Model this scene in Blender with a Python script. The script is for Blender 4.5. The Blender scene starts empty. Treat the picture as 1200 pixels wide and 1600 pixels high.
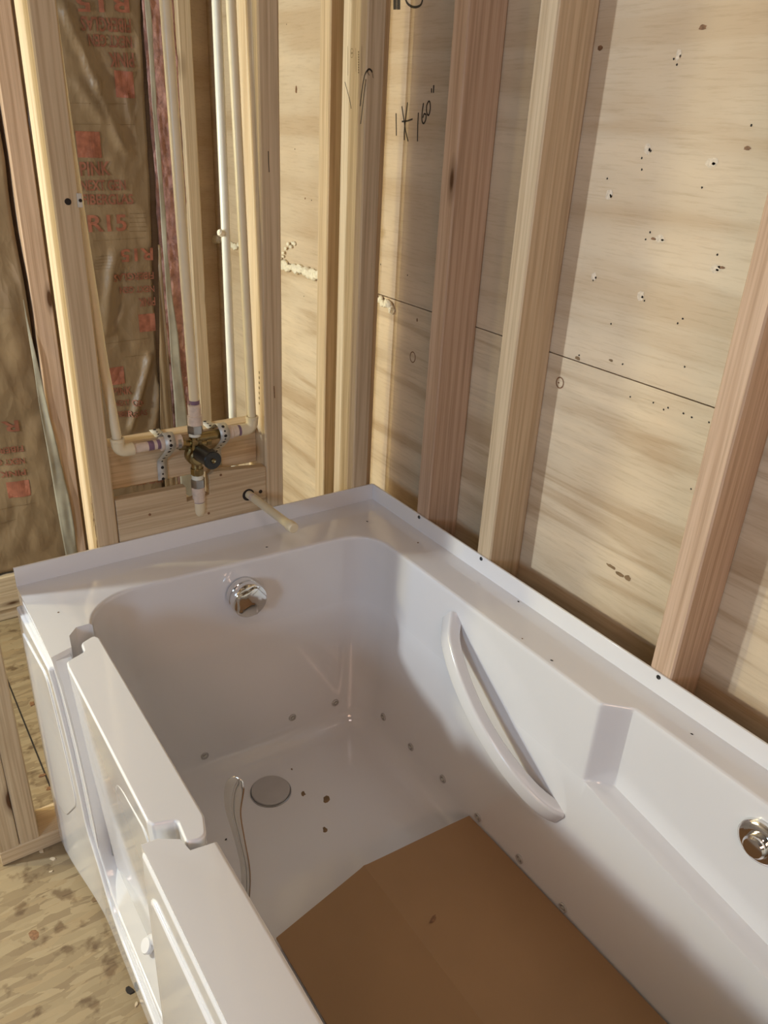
import bpy, bmesh, math, random
from mathutils import Vector, Matrix, noise
random.seed(7)
S = bpy.context.scene
COL = S.collection
H = 0.625            # height of the tub deck above the floor; all coordinates below are deck-relative

# ------------------------------------------------------------------ camera
CX, CY, CZ, YAW, PIT, ROL, FPX = -0.90018, -1.29941, 0.74802, 0.62263, 0.45955, 0.053924, 1225.44
_fw = Vector((math.sin(YAW)*math.cos(PIT), math.cos(YAW)*math.cos(PIT), -math.sin(PIT)))
_r = _fw.cross(Vector((0, 0, 1))).normalized(); _u = _r.cross(_fw)
_r2 = _r*math.cos(ROL)+_u*math.sin(ROL); _u2 = -_r*math.sin(ROL)+_u*math.cos(ROL)
cd = bpy.data.cameras.new('camera'); cam = bpy.data.objects.new('camera', cd); COL.objects.link(cam)
cd.sensor_fit = 'VERTICAL'; cd.sensor_height = 36; cd.lens = FPX*36/1600; cd.clip_start = 0.02
M = Matrix((( _r2.x, _u2.x, -_fw.x, CX), (_r2.y, _u2.y, -_fw.y, CY), (_r2.z, _u2.z, -_fw.z, CZ+H), (0, 0, 0, 1)))
cam.matrix_world = M
S.camera = cam
def at(px, py, ax, v):
    """the place in the room (deck-relative) seen at a pixel, on the plane axis=v"""
    d = _fw+(px-600)/FPX*_r2-(py-800)/FPX*_u2
    C = Vector((CX, CY, CZ)); return C+d*((v-C[ax])/d[ax])

# ------------------------------------------------------------------ world, light, exposure
S.view_settings.view_transform = 'Standard'; S.view_settings.look = 'None'
S.view_settings.gamma = 1; S.view_settings.use_curve_mapping = False
S.view_settings.exposure = 0.07
W = bpy.data.worlds.new('world'); S.world = W; W.use_nodes = True
W.node_tree.nodes['Background'].inputs[0].default_value = (0.60, 0.56, 0.55, 1)
W.node_tree.nodes['Background'].inputs[1].default_value = 0.12
def area(name, loc, target, sx, sy, power, color, shape='RECTANGLE'):
    l = bpy.data.lights.new(name, 'AREA'); l.shape = shape; l.size = sx; l.size_y = sy; l.energy = power; l.color = color
    o = bpy.data.objects.new(name, l); COL.objects.link(o); p = Vector(loc)+Vector((0, 0, H)); o.location = p
    o.rotation_euler = (Vector(target)+Vector((0, 0, H))-p).to_track_quat('-Z', 'Y').to_euler(); return o
def bulb(name, loc, rad, power, color):
    l = bpy.data.lights.new(name, 'POINT'); l.shadow_soft_size = rad; l.energy = power; l.color = color
    o = bpy.data.objects.new(name, l); COL.objects.link(o); o.location = Vector(loc)+Vector((0, 0, H)); return o
bulb('work_lamp', (-2.0, 0.68, 0.60), 0.035, 40, (1.0, 0.90, 0.50))
bulb('second_lamp', (-1.85, 0.33, 0.57), 0.04, 62, (0.87, 0.96, 1.0))
area('window_light', (-2.9, -1.8, 0.9), (-0.6, -0.5, 0.0), 0.6, 0.6, 25, (0.50, 0.73, 1.0))
area('overhead_fill', (-1.0, -1.7, 1.78), (-0.4, -0.3, 0.0), 0.4, 0.4, 5, (1.0, 0.80, 0.74))  # added fill from above to lift the deck and shaded faces, no fixture there
area('front_fill', (-1.3, -2.4, 0.75), (-0.3, -0.2, 0.2), 0.5, 0.5, 6, (1.0, 0.62, 0.44))  # added warm fill from the camera side for shaded faces, no known source

# ------------------------------------------------------------------ materials
def newmat(n):
    m = bpy.data.materials.new(n); m.use_nodes = True; nt = m.node_tree
    return m, nt, nt.nodes['Principled BSDF']
def nd(nt, t, **kw):
    n = nt.nodes.new(t)
    for k, v in kw.items():
        if k in n.inputs.keys(): n.inputs[k].default_value = v
        else: setattr(n, k, v)
    return n
def ramp(nt, stops, interp='LINEAR'):
    n = nt.nodes.new('ShaderNodeValToRGB'); n.color_ramp.interpolation = interp
    e = n.color_ramp.elements
    while len(e) < len(stops): e.new(0.5)
    for i, (p, c) in enumerate(stops): e[i].position = p; e[i].color = (c[0], c[1], c[2], 1)
    return n
def mixc(nt, a, b, fac, blend='MIX'):
    n = nt.nodes.new('ShaderNodeMix'); n.data_type = 'RGBA'; n.blend_type = blend
    for s, i in ((fac, 0), (a, 6), (b, 7)):
        if isinstance(s, bpy.types.NodeSocket): nt.links.new(s, n.inputs[i])
        elif i == 0: n.inputs[0].default_value = s
        else: n.inputs[i].default_value = (s[0], s[1], s[2], 1)
    return n.outputs[2]
def plain(name, col, rough=0.5, metal=0.0, coat=0.0, vary=0.06, vscale=30, bump=0.0, bscale=80, spec=0.5):
    m, nt, b = newmat(name)
    tc = nd(nt, 'ShaderNodeTexCoord'); ns = nd(nt, 'ShaderNodeTexNoise', Scale=vscale, Detail=4.0)
    nt.links.new(tc.outputs['Object'], ns.inputs['Vector'])
    d = tuple(max(0, c*(1-vary)) for c in col); h = tuple(min(1, c*(1+vary)) for c in col)
    r = ramp(nt, [(0.3, d), (0.7, h)]); nt.links.new(ns.outputs['Fac'], r.inputs[0]); nt.links.new(r.outputs[0], b.inputs['Base Color'])
    b.inputs['Roughness'].default_value = rough; b.inputs['Metallic'].default_value = metal
    b.inputs['Coat Weight'].default_value = coat; b.inputs['Coat Roughness'].default_value = 0.08
    b.inputs['Specular IOR Level'].default_value = spec
    if bump:
        n2 = nd(nt, 'ShaderNodeTexNoise', Scale=bscale, Detail=5.0); nt.links.new(tc.outputs['Object'], n2.inputs['Vector'])
        bp = nd(nt, 'ShaderNodeBump', Strength=bump, Distance=0.002); nt.links.new(n2.outputs['Fac'], bp.inputs['Height']); nt.links.new(bp.outputs[0], b.inputs['Normal'])
    return m
def wood(name, axis, light, mid, dark, knots=True, fine=1.0):
    """sawn softwood with the grain running along one axis"""
    m, nt, b = newmat(name); L = nt.links.new
    tc = nd(nt, 'ShaderNodeTexCoord'); oi = nd(nt, 'ShaderNodeObjectInfo')
    off = nd(nt, 'ShaderNodeVectorMath', operation='SCALE'); off.inputs[0].default_value = (13.7, 7.3, 31.1); L(oi.outputs['Random'], off.inputs['Scale'])
    add = nd(nt, 'ShaderNodeVectorMath', operation='ADD'); L(tc.outputs['Object'], add.inputs[0]); L(off.outputs[0], add.inputs[1])
    def mp(al, ac):
        k = nd(nt, 'ShaderNodeMapping'); s = [ac]*3; s[axis] = al; k.inputs['Scale'].default_value = s; L(add.outputs[0], k.inputs['Vector']); return k.outputs[0]
    n1 = nd(nt, 'ShaderNodeTexNoise', Scale=1.0, Detail=3.0); L(mp(0.8, 14), n1.inputs['Vector'])
    n2 = nd(nt, 'ShaderNodeTexNoise', Scale=1.0, Detail=6.0); L(mp(5*fine, 260*fine), n2.inputs['Vector'])
    w = nd(nt, 'ShaderNodeTexWave', Scale=2.6, Distortion=9.0, Detail=2.0); w.wave_type = 'RINGS'; w.rings_direction = 'XYZ'[axis]
    w.inputs['Detail Scale'].default_value = 0.6; L(mp(0.5, 7), w.inputs['Vector'])
    r1 = ramp(nt, [(0.25, mid), (0.75, light)]); L(n1.outputs['Fac'], r1.inputs[0])
    rw = ramp(nt, [(0.0, (0, 0, 0)), (0.6, (0.1, 0.1, 0.1)), (1.0, (1, 1, 1))]); L(w.outputs['Fac'], rw.inputs[0])
    f = nd(nt, 'ShaderNodeMath', operation='MULTIPLY'); L(rw.outputs[0], f.inputs[0]); f.inputs[1].default_value = 0.27
    c = mixc(nt, r1.outputs[0], dark, f.outputs[0])
    rf = ramp(nt, [(0.3, (0.72, 0.68, 0.62)), (0.6, (1.04, 1.04, 1.04))]); L(n2.outputs['Fac'], rf.inputs[0])
    c = mixc(nt, c, rf.outputs[0], 0.75, 'MULTIPLY')
    if knots:
        v = nd(nt, 'ShaderNodeTexVoronoi', Scale=1.0); v.feature = 'F1'; L(mp(2.6, 9), v.inputs['Vector'])
        rk = ramp(nt, [(0.055, (1, 1, 1)), (0.075, (0.45, 0.45, 0.45)), (0.13, (0, 0, 0))]); L(v.outputs['Distance'], rk.inputs[0])
        c = mixc(nt, c, (0.10, 0.045, 0.018), rk.outputs[0])
    hs = nd(nt, 'ShaderNodeHueSaturation'); L(c, hs.inputs['Color'])
    mr = nd(nt, 'ShaderNodeMapRange'); L(oi.outputs['Random'], mr.inputs[0]); mr.inputs[3].default_value = 0.9; mr.inputs[4].default_value = 1.08; L(mr.outputs[0], hs.inputs['Value'])
    L(hs.outputs[0], b.inputs['Base Color']); b.inputs['Roughness'].default_value = 0.72; b.inputs['Specular IOR Level'].default_value = 0.25
    bp = nd(nt, 'ShaderNodeBump', Strength=0.25, Distance=0.001); L(n2.outputs['Fac'], bp.inputs['Height']); L(bp.outputs[0], b.inputs['Normal'])
    return m
def plywood(name, base, streak, contrast, sc):
    m, nt, b = newmat(name); L = nt.links.new
    tc = nd(nt, 'ShaderNodeTexCoord')
    def mp(s):
        k = nd(nt, 'ShaderNodeMapping'); k.inputs['Scale'].default_value = s; L(tc.outputs['Object'], k.inputs['Vector']); return k.outputs[0]
    n0 = nd(nt, 'ShaderNodeTexNoise', Scale=1.0, Detail=2.0); L(mp((2, 3, 3)), n0.inputs['Vector'])
    w = nd(nt, 'ShaderNodeTexNoise', Scale=1.0, Detail=4.0, Distortion=1.1); L(mp((2, 1.5*sc, 19*sc)), w.inputs['Vector'])
    n2 = nd(nt, 'ShaderNodeTexNoise', Scale=1.0, Detail=6.0, Roughness=0.7); L(mp((60, 14, 220)), n2.inputs['Vector'])
    r = ramp(nt, [(0.36, streak), (0.5, base), (0.68, tuple(min(1, q*1.13) for q in base))]); L(w.outputs['Fac'], r.inputs[0])
    c = mixc(nt, base, r.outputs[0], contrast)
    r0 = ramp(nt, [(0.35, (0.90, 0.84, 0.76)), (0.65, (1.04, 1.04, 1.02))]); L(n0.outputs['Fac'], r0.inputs[0]); c = mixc(nt, c, r0.outputs[0], 0.8, 'MULTIPLY')
    rf = ramp(nt, [(0.32, (0.74, 0.68, 0.6)), (0.5, (1, 1, 1))]); L(n2.outputs['Fac'], rf.inputs[0]); c = mixc(nt, c, rf.outputs[0], 0.5, 'MULTIPLY')
    L(c, b.inputs['Base Color']); b.inputs['Roughness'].default_value = 0.6; b.inputs['Specular IOR Level'].default_value = 0.35
    bp = nd(nt, 'ShaderNodeBump', Strength=0.3, Distance=0.001); L(n2.outputs['Fac'], bp.inputs['Height']); L(bp.outputs[0], b.inputs['Normal'])
    return m
def osb(name):
    m, nt, b = newmat(name); L = nt.links.new
    tc = nd(nt, 'ShaderNodeTexCoord'); c = None
    for i, (rot, s) in enumerate(((0.9, (16, 70, 1)), (2.3, (18, 85, 1)), (0.15, (15, 75, 1)), (1.55, (17, 80, 1)))):
        k = nd(nt, 'ShaderNodeMapping'); k.inputs['Rotation'].default_value = (0, 0, rot); k.inputs['Scale'].default_value = s; k.inputs['Location'].default_value = (i*3.1, i*1.7, 0)
        L(tc.outputs['Object'], k.inputs['Vector'])
        nz = nd(nt, 'ShaderNodeTexNoise', Scale=2.0); L(k.outputs[0], nz.inputs['Vector'])
        ad = nd(nt, 'ShaderNodeVectorMath', operation='ADD'); sc_ = nd(nt, 'ShaderNodeVectorMath', operation='SCALE'); sc_.inputs['Scale'].default_value = .35; L(nz.outputs['Color'], sc_.inputs[0]); L(k.outputs[0], ad.inputs[0]); L(sc_.outputs[0], ad.inputs[1])
        v = nd(nt, 'ShaderNodeTexVoronoi', Scale=1.0); v.feature = 'F1'; L(ad.outputs[0], v.inputs['Vector'])
        sp = nd(nt, 'ShaderNodeSeparateColor'); L(v.outputs['Color'], sp.inputs[0])
        r = ramp(nt, [(0.0, (0.22, 0.155, 0.085)), (0.35, (0.27, 0.20, 0.11)), (0.7, (0.34, 0.26, 0.15)), (1.0, (0.30, 0.215, 0.115))]); L(sp.outputs[0], r.inputs[0])
        if c is None: c = r.outputs[0]
        else:
            g = ramp(nt, [(0.5, (0, 0, 0)), (0.52, (1, 1, 1))]); L(sp.outputs[1], g.inputs[0]); c = mixc(nt, c, r.outputs[0], g.outputs[0])
    n = nd(nt, 'ShaderNodeTexNoise', Scale=28.0, Detail=5.0); L(tc.outputs['Object'], n.inputs['Vector'])
    r = ramp(nt, [(0.33, (0.35, 0.25, 0.18)), (0.43, (1, 1, 1))]); L(n.outputs['Fac'], r.inputs[0]); c = mixc(nt, c, r.outputs[0], 0.7, 'MULTIPLY')
    L(c, b.inputs['Base Color']); b.inputs['Roughness'].default_value = 0.65
    bp = nd(nt, 'ShaderNodeBump', Strength=0.4, Distance=0.002); L(n.outputs['Fac'], bp.inputs['Height']); L(bp.outputs[0], b.inputs['Normal'])
    return m
STUD = dict(light=(0.66, 0.54, 0.37), mid=(0.57, 0.435, 0.275), dark=(0.40, 0.26, 0.14))
M_WZ = wood('pine_upright', 2, **STUD)
M_WX = wood('pine_along_x', 0, **STUD)
M_WY = wood('pine_along_y', 1, **STUD)
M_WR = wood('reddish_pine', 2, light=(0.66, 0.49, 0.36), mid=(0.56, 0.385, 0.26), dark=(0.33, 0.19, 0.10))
M_WB = wood('warm_pine', 2, light=(0.66, 0.53, 0.37), mid=(0.58, 0.44, 0.28), dark=(0.38, 0.25, 0.13), knots=False, fine=0.8)
M_PU = plywood('plywood_upper', (0.64, 0.53, 0.39), (0.54, 0.41, 0.27), 0.7, 0.55)
M_PL = plywood('plywood_lower', (0.68, 0.565, 0.41), (0.53, 0.40, 0.26), 0.9, 1.0)
M_OSB = osb('osb')
M_ACR = plain('white_acrylic', (0.755, 0.745, 0.745), rough=0.10, coat=0.6, vary=0.01, vscale=3)
M_ACR2 = plain('white_acrylic_panel', (0.755, 0.75, 0.755), rough=0.12, coat=0.6, vary=0.01, vscale=3)
M_CHR = plain('chrome', (0.80, 0.79, 0.77), rough=0.07, metal=1.0, vary=0.01)
M_GAL = plain('galvanised_steel', (0.60, 0.59, 0.54), rough=0.5, metal=0.45, vary=0.12, vscale=90)
M_BRS = plain('brass', (0.30, 0.23, 0.11), rough=0.28, metal=1.0, vary=0.15, vscale=60)
M_NUT = plain('nickel_nut', (0.42, 0.42, 0.42), rough=0.28, metal=1.0, vary=0.1)
M_CPVC = plain('cream_cpvc', (0.72, 0.62, 0.42), rough=0.35, vary=0.03, vscale=40)
M_PEX = plain('white_pipe', (0.72, 0.71, 0.60), rough=0.3, vary=0.03)
M_PRI = plain('primed_cpvc', (0.66, 0.54, 0.44), rough=0.35, vary=0.12, vscale=120)
M_PUR = plain('purple_primer', (0.19, 0.11, 0.17), rough=0.4, vary=0.3, vscale=90)
M_BLK = plain('black_plastic', (0.012, 0.012, 0.011), rough=0.28, vary=0.2)
M_HOLE = plain('dark_hole', (0.02, 0.014, 0.01), rough=0.8, vary=0.2)
M_KNOT = plain('knot_wood', (0.22, 0.11, 0.05), rough=0.65, vary=0.35, vscale=200)
M_FOAM = plain('foam_sealant', (0.84, 0.78, 0.60), rough=0.7, vary=0.1, vscale=120, bump=0.4)
M_PINK = plain('pink_fibreglass', (0.46, 0.26, 0.22), rough=0.95, vary=0.3, vscale=45, bump=1.0, bscale=160)
M_INK = plain('red_print', (0.30, 0.105, 0.06), rough=0.6, vary=0.25, vscale=70)
M_INK2 = plain('faded_red_print', (0.235, 0.085, 0.048), rough=0.6, vary=0.2, vscale=50)
M_FNT = plain('faint_print', (0.19, 0.12, 0.055), rough=0.6, vary=0.2, vscale=50)
M_MARK = plain('black_marker', (0.025, 0.018, 0.012), rough=0.6, vary=0.2)
M_STMP = plain('grey_stamp_ink', (0.16, 0.11, 0.055), rough=0.7, vary=0.3)
M_KRAFT = plain('kraft_paper', (0.235, 0.160, 0.088), rough=0.36, vary=0.12, vscale=9, bump=0.5, bscale=22, spec=0.6)
def crumple(m, sc, strength):
    nt = m.node_tree; L = nt.links.new; b = nt.nodes['Principled BSDF']; tc = nd(nt, 'ShaderNodeTexCoord')
    k = nd(nt, 'ShaderNodeMapping'); k.inputs['Scale'].default_value = (sc*1.6, sc, sc*.75); k.inputs['Rotation'].default_value = (0, .5, 0); L(tc.outputs['Object'], k.inputs['Vector'])
    n = nd(nt, 'ShaderNodeTexNoise', Scale=1.3, Detail=3.0); L(k.outputs[0], n.inputs['Vector'])
    a = nd(nt, 'ShaderNodeVectorMath', operation='ADD'); L(k.outputs[0], a.inputs[0]); L(n.outputs['Color'], a.inputs[1])
    v = nd(nt, 'ShaderNodeTexVoronoi', Scale=1.0); v.feature = 'F1'; L(a.outputs[0], v.inputs['Vector'])
    v2 = nd(nt, 'ShaderNodeTexVoronoi', Scale=2.7); v2.feature = 'F1'; L(a.outputs[0], v2.inputs['Vector'])
    ma = nd(nt, 'ShaderNodeMath', operation='MULTIPLY_ADD'); L(v2.outputs['Distance'], ma.inputs[0]); ma.inputs[1].default_value = .35; L(v.outputs['Distance'], ma.inputs[2])
    bp = nd(nt, 'ShaderNodeBump', Strength=strength, Distance=.012); L(ma.outputs[0], bp.inputs['Height']); L(bp.outputs[0], b.inputs['Normal'])
crumple(M_KRAFT, 7, .42)
M_KRG = plain('grey_paper_edge', (0.36, 0.33, 0.25), rough=0.45, vary=0.12, vscale=30)
M_CARD = plain('corrugated_cardboard', (0.36, 0.215, 0.105), rough=0.75, vary=0.06, vscale=6, bump=0.05)
M_CHIP = plain('brown_chip', (0.22, 0.14, 0.07), rough=0.8, vary=0.3)
M_SHAV = plain('pale_shaving', (0.62, 0.50, 0.34), rough=0.8, vary=0.2)
M_WALL = plain('grey_primer_wall', (0.18, 0.145, 0.12), rough=0.85, vary=0.06, vscale=4)

# ------------------------------------------------------------------ object helpers
def setp(o, label=None, cat=None, group=None, kind=None):
    if label: o['label'] = label
    if cat: o['category'] = cat
    if group: o['group'] = group
    if kind: o['kind'] = kind
    return o
def empty(name, loc, label=None, cat=None, group=None, kind=None):
    o = bpy.data.objects.new(name, None); COL.objects.link(o); o.empty_display_size = 0.05
    o.location = (loc[0], loc[1], loc[2]+H); return setp(o, label, cat, group, kind)
def wloc(o):
    v = Vector(o.location)
    while o.parent: o = o.parent; v += Vector(o.location)
    return v
def obj(name, bm, mat, parent=None, smooth=30, bevel=0, bseg=2, label=None, cat=None, group=None, kind=None, mats=None):
    bmesh.ops.recalc_face_normals(bm, faces=bm.faces[:])
    xs = [v.co for v in bm.verts]
    if parent is None:
        o0 = Vector(((min(v.x for v in xs)+max(v.x for v in xs))/2, (min(v.y for v in xs)+max(v.y for v in xs))/2, min(v.z for v in xs)))
    else: o0 = wloc(parent)-Vector((0, 0, H))
    bmesh.ops.translate(bm, vec=-o0, verts=bm.verts)
    me = bpy.data.meshes.new(name); bm.to_mesh(me); bm.free()
    for q in (mats or [mat]): me.materials.append(q)
    if smooth is not None:
        for p in me.polygons: p.use_smooth = True
        me.set_sharp_from_angle(angle=math.radians(smooth))
    o = bpy.data.objects.new(name, me); COL.objects.link(o)
    if parent is None: o.location = o0+Vector((0, 0, H))
    else: o.parent = parent
    if bevel:
        b = o.modifiers.new('bevel', 'BEVEL'); b.width = bevel; b.segments = bseg; b.limit_method = 'ANGLE'; b.angle_limit = math.radians(40); b.harden_normals = True
    return setp(o, label, cat, group, kind)
def box(x0, x1, y0, y1, z0, z1, bm=None, sub=0, wob=0):
    bm = bm or bmesh.new()
    r = bmesh.ops.create_cube(bm, size=1)
    for v in r['verts']: v.co = Vector((x0+(v.co.x+.5)*(x1-x0), y0+(v.co.y+.5)*(y1-y0), z0+(v.co.z+.5)*(z1-z0)))
    return bm
def frames(pts, up=None):
    pts = [Vector(p) for p in pts]; out = []; n = None
    for i, p in enumerate(pts):
        t = (pts[min(i+1, len(pts)-1)]-pts[max(i-1, 0)]).normalized()
        if n is None:
            a = Vector(up) if up else (Vector((0, 0, 1)) if abs(t.z) < 0.9 else Vector((1, 0, 0)))
            n = (a-t*a.dot(t)).normalized()
        else: n = (n-t*n.dot(t)).normalized()
        out.append((p, n, t.cross(n)))
    return out
def tube(pts, rad, seg=20, bm=None, cap=True, prof=None, up=None):
    """sweep a circle (or a (u,v) profile) along points; rad may be a list"""
    bm = bm or bmesh.new(); fr = frames(pts, up); rings = []
    for i, (p, n, b) in enumerate(fr):
        r = rad[i] if isinstance(rad, (list, tuple)) else rad
        if prof: ring = [bm.verts.new(p+n*(u*r)+b*(v*r)) for u, v in prof]
        else: ring = [bm.verts.new(p+(n*math.cos(2*math.pi*k/seg)+b*math.sin(2*math.pi*k/seg))*r) for k in range(seg)]
        rings.append(ring)
    m = len(rings[0])
    for a, c in zip(rings, rings[1:]):
        for k in range(m): bm.faces.new((a[k], a[(k+1) % m], c[(k+1) % m], c[k]))
    if cap:
        bm.faces.new(rings[0][::-1]); bm.faces.new(rings[-1])
    return bm
def cyl(c, d, L, r, seg=28, bm=None, ch=0.0):
    c = Vector(c); d = Vector(d).normalized()
    if ch: return tube([c, c+d*ch*.3, c+d*ch, c+d*(L-ch), c+d*(L-ch*.3), c+d*L], [r-ch, r-ch*.3, r, r, r-ch*.3, r-ch], seg, bm)
    return tube([c, c+d*L], r, seg, bm)
def lathe(c, d, prof, seg=40, bm=None):
    """prof: (distance along d, radius)"""
    c = Vector(c); d = Vector(d).normalized()
    a = Vector((0, 0, 1)) if abs(d.z) < 0.9 else Vector((1, 0, 0)); n = (a-d*a.dot(d)).normalized(); b = d.cross(n)
    bm = bm or bmesh.new(); rings = []
    for h, r in prof:
        if r < 1e-6: rings.append([bm.verts.new(c+d*h)])
        else: rings.append([bm.verts.new(c+d*h+(n*math.cos(2*math.pi*k/seg)+b*math.sin(2*math.pi*k/seg))*r) for k in range(seg)])
    for p, q in zip(rings, rings[1:]):
        if len(p) == 1 and len(q) == 1: continue
        for k in range(seg):
            k2 = (k+1) % seg
            if len(p) == 1: bm.faces.new((p[0], q[k2], q[k]))
            elif len(q) == 1: bm.faces.new((p[k], p[k2], q[0]))
            else: bm.faces.new((p[k], p[k2], q[k2], q[k]))
    return bm
def rpoly(pts, radii, seg=8):
    """round the corners of a 2-D polygon"""
    out = []; n = len(pts)
    for i in range(n):
        p = Vector(pts[i]); a = Vector(pts[i-1]); b = Vector(pts[(i+1) % n]); r = radii[i] if isinstance(radii, (list, tuple)) else radii
        if r <= 0: out.append(p); continue
        u = (a-p).normalized(); v = (b-p).normalized(); ang = u.angle(v); t = min(r/math.tan(ang/2), (a-p).length*.49, (b-p).length*.49); r2 = t*math.tan(ang/2)
        c = p+(u+v).normalized()*(r2/math.sin(ang/2)); s = p+u*t; e = p+v*t
        a0 = math.atan2(s.y-c.y, s.x-c.x); a1 = math.atan2(e.y-c.y, e.x-c.x); da = (a1-a0+math.pi) % (2*math.pi)-math.pi
        for k in range(seg+1): out.append(Vector((c.x+r2*math.cos(a0+da*k/seg), c.y+r2*math.sin(a0+da*k/seg))))
    return out
def extrude(poly, ax, v0, v1, bm=None):
    """extrude 2-D polygon along an axis; 2-D coords are the two other axes in order"""
    bm = bm or bmesh.new()
    def mk(p, v): c = [p[0], p[1]]; c.insert(ax, v); return bm.verts.new(c)
    A = [mk(p, v0) for p in poly]; B = [mk(p, v1) for p in poly]; n = len(A)
    bm.faces.new(A); bm.faces.new(B[::-1])
    for k in range(n): bm.faces.new((A[k], B[k], B[(k+1) % n], A[(k+1) % n]))
    return bm
def ribbon(pts, w, normal, off=0.0004, bm=None, th=0.0003):
    """a thin pen stroke lying on a surface"""
    bm = bm or bmesh.new(); nrm = Vector(normal); P = [Vector(p)+nrm*off for p in pts]; L = []; R = []
    for i, p in enumerate(P):
        t = (P[min(i+1, len(P)-1)]-P[max(i-1, 0)]).normalized(); s = t.cross(nrm)*(w[i] if isinstance(w, list) else w)/2
        L.append(bm.verts.new(p-s)); R.append(bm.verts.new(p+s))
    for i in range(len(P)-1): bm.faces.new((L[i], L[i+1], R[i+1], R[i]))
    return bm
def smoothpts(pts, n=6):
    """Catmull-Rom through the points"""
    P = [Vector(p) for p in pts]; out = []
    for i in range(len(P)-1):
        a = P[max(i-1, 0)]; b = P[i]; c = P[i+1]; d = P[min(i+2, len(P)-1)]
        for k in range(n):
            t = k/n; out.append(0.5*((2*b)+(c-a)*t+(2*a-5*b+4*c-d)*t*t+(3*b-a-3*c+d)*t**3))
    out.append(P[-1]); return out

# ------------------------------------------------------------------ the room
FZ = -H; CEIL = 1.83
obj('floor', box(-3.0, 0.10, -2.9, 1.02, FZ-0.02, FZ), M_OSB, kind='structure')
obj('ceiling', box(-3.0, 0.20, -2.9, 1.10, CEIL, CEIL+0.02), M_WALL, kind='structure')
wr = empty('wall_right', (0.08, -0.9, FZ), kind='structure')
SEAM = 0.416
obj('plywood_sheet', box(0.080, 0.095, -2.9, 1.00, FZ, SEAM-0.0008), M_PL, wr)
obj('plywood_sheet', box(0.080, 0.095, -2.9, 1.00, SEAM+0.0012, CEIL), M_PU, wr)
obj('sheathing_backer', box(0.0952, 0.102, -2.9, 1.00, FZ, CEIL), M_HOLE, wr)
wb = empty('wall_back', (-1.0, 0.99, FZ), kind='structure')
obj('plywood_sheet', box(-3.0, 0.0795, 0.99, 1.005, FZ, CEIL), M_PU, wb)
obj('wall_left', box(-3.02, -3.0, -2.9, 1.0, FZ, CEIL), M_WALL, kind='structure')
obj('wall_front', box(-3.0, 0.1, -2.92, -2.9, FZ, CEIL), M_WALL, kind='structure')

# knots, nail holes and writing on the right wall sheets
def knot(px, py, ry, rz, name='knot', mat=M_KNOT):
    c = at(px, py, 0, 0.08); bm = bmesh.new()
    vs = []
    for k in range(14):
        a = 2*math.pi*k/14; j = 1+random.uniform(-.2, .2)
        vs.append(bm.verts.new((0.0796, c.y+math.cos(a)*ry*j, c.z+math.sin(a)*rz*j)))
    bm.faces.new(vs); obj(name, bm, mat, wr)
for px, py, a, b in ((463, 140, .007, .014), (1098, 43, .009, .005), (652, 500, .004, .006), (855+18, 598, .003, .002), (938, 75, .008, .005),
                     (1168, 232, .008, .004), (1021, 373, .007, .003), (477, 310, .004, .004), (1127, 418, .009, .003)): knot(px, py, a*.62, b*.62)
M_PUT = plain('pale_wood_filler', (0.66, 0.56, 0.43), rough=0.6, vary=0.2, vscale=200)
for px, py, a, b in ((1012, 232, .006, .008), (1112, 254, .009, .006), (952, 305, .006, .007), (1032, 373, .008, .005), (1001, 462, .006, .007), (928, 432, .005, .006), (1118, 420, .008, .005), (1060, 86, .004, .007)):
    knot(px, py, a, b, 'wood_filler', M_PUT); knot(px+3, py+2, a*.3, b*.28)
for px, py, a, b in ((955, 885, .010, .003), (968, 897, .010, .004), (981, 903, .006, .005), (903, 560, .006, .003), (955, 563, .004, .002)): knot(px, py, a, b, 'gouge', M_CHIP)
def ring_knot(px, py, r1, r2):
    c = at(px, py, 0, 0.08); pts = [Vector((0.08, c.y+math.cos(a)*r1, c.z+math.sin(a)*r2)) for a in [2*math.pi*k/20 for k in range(21)]]
    obj('knot', ribbon(pts, 0.0022, (-1, 0, 0)), M_KNOT, wr)
ring_knot(645, 558, .009, .011); ring_knot(875, 598, .008, .009)
for px, py in ((448, 38), (461, 233), (487, 313), (1053, 92), (1058, 101), (1017, 236), (1003, 247), (1003, 265), (954, 305), (949, 279), (1009, 374), (1016, 363),
               (927, 438), (1007, 470), (955, 506), (905, 555), (973, 569), (1067, 498), (1059, 505), (1070, 573), (1121, 398), (1097, 293), (1174, 196), (1021, 629), (1037, 640),
               (1068, 646), (1081, 652), (1108, 660), (475, 463), (606, 96), (595, 413), (637, 430), (1080, 764), (985, 620), (1044, 637)):
    knot(px, py, .0014, .0015, 'nail_hole', M_HOLE)
def on_ply(pl): return [at(x, y, 0, 0.08) for x, y in pl]
bm = bmesh.new()
for st in ([(619, 177), (619.5, 212)], [(628, 166), (631, 185), (634, 205), (638, 221)], [(637, 160), (634, 185), (632, 205), (632, 219)], [(628, 190), (636, 189), (645, 186)],
           [(654, 176), (653, 195), (652.5, 221)], [(662, 161), (660, 175), (659.5, 188), (662, 193), (665, 188), (666, 180), (663, 178), (661, 184)],
           [(670, 158), (667, 165), (667, 176), (670, 180), (672.5, 170), (672, 160), (670, 158)], [(674.5, 138), (674.5, 145)], [(678, 133), (677.5, 145)]):
    ribbon(smoothpts(on_ply(st), 4), 0.0030, (-1, 0, 0), bm=bm)
obj('marker_writing', bm, M_MARK, wr, label='black marker writing 1 X 160"')
bm = ribbon(smoothpts(on_ply([(633, -6), (636, 4), (643, 10), (651, 11), (658, 7), (661, -3)]), 5), 0.004, (-1, 0, 0)); obj('marker_circle', bm, M_MARK, wr)
bm = bmesh.new()
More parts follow.
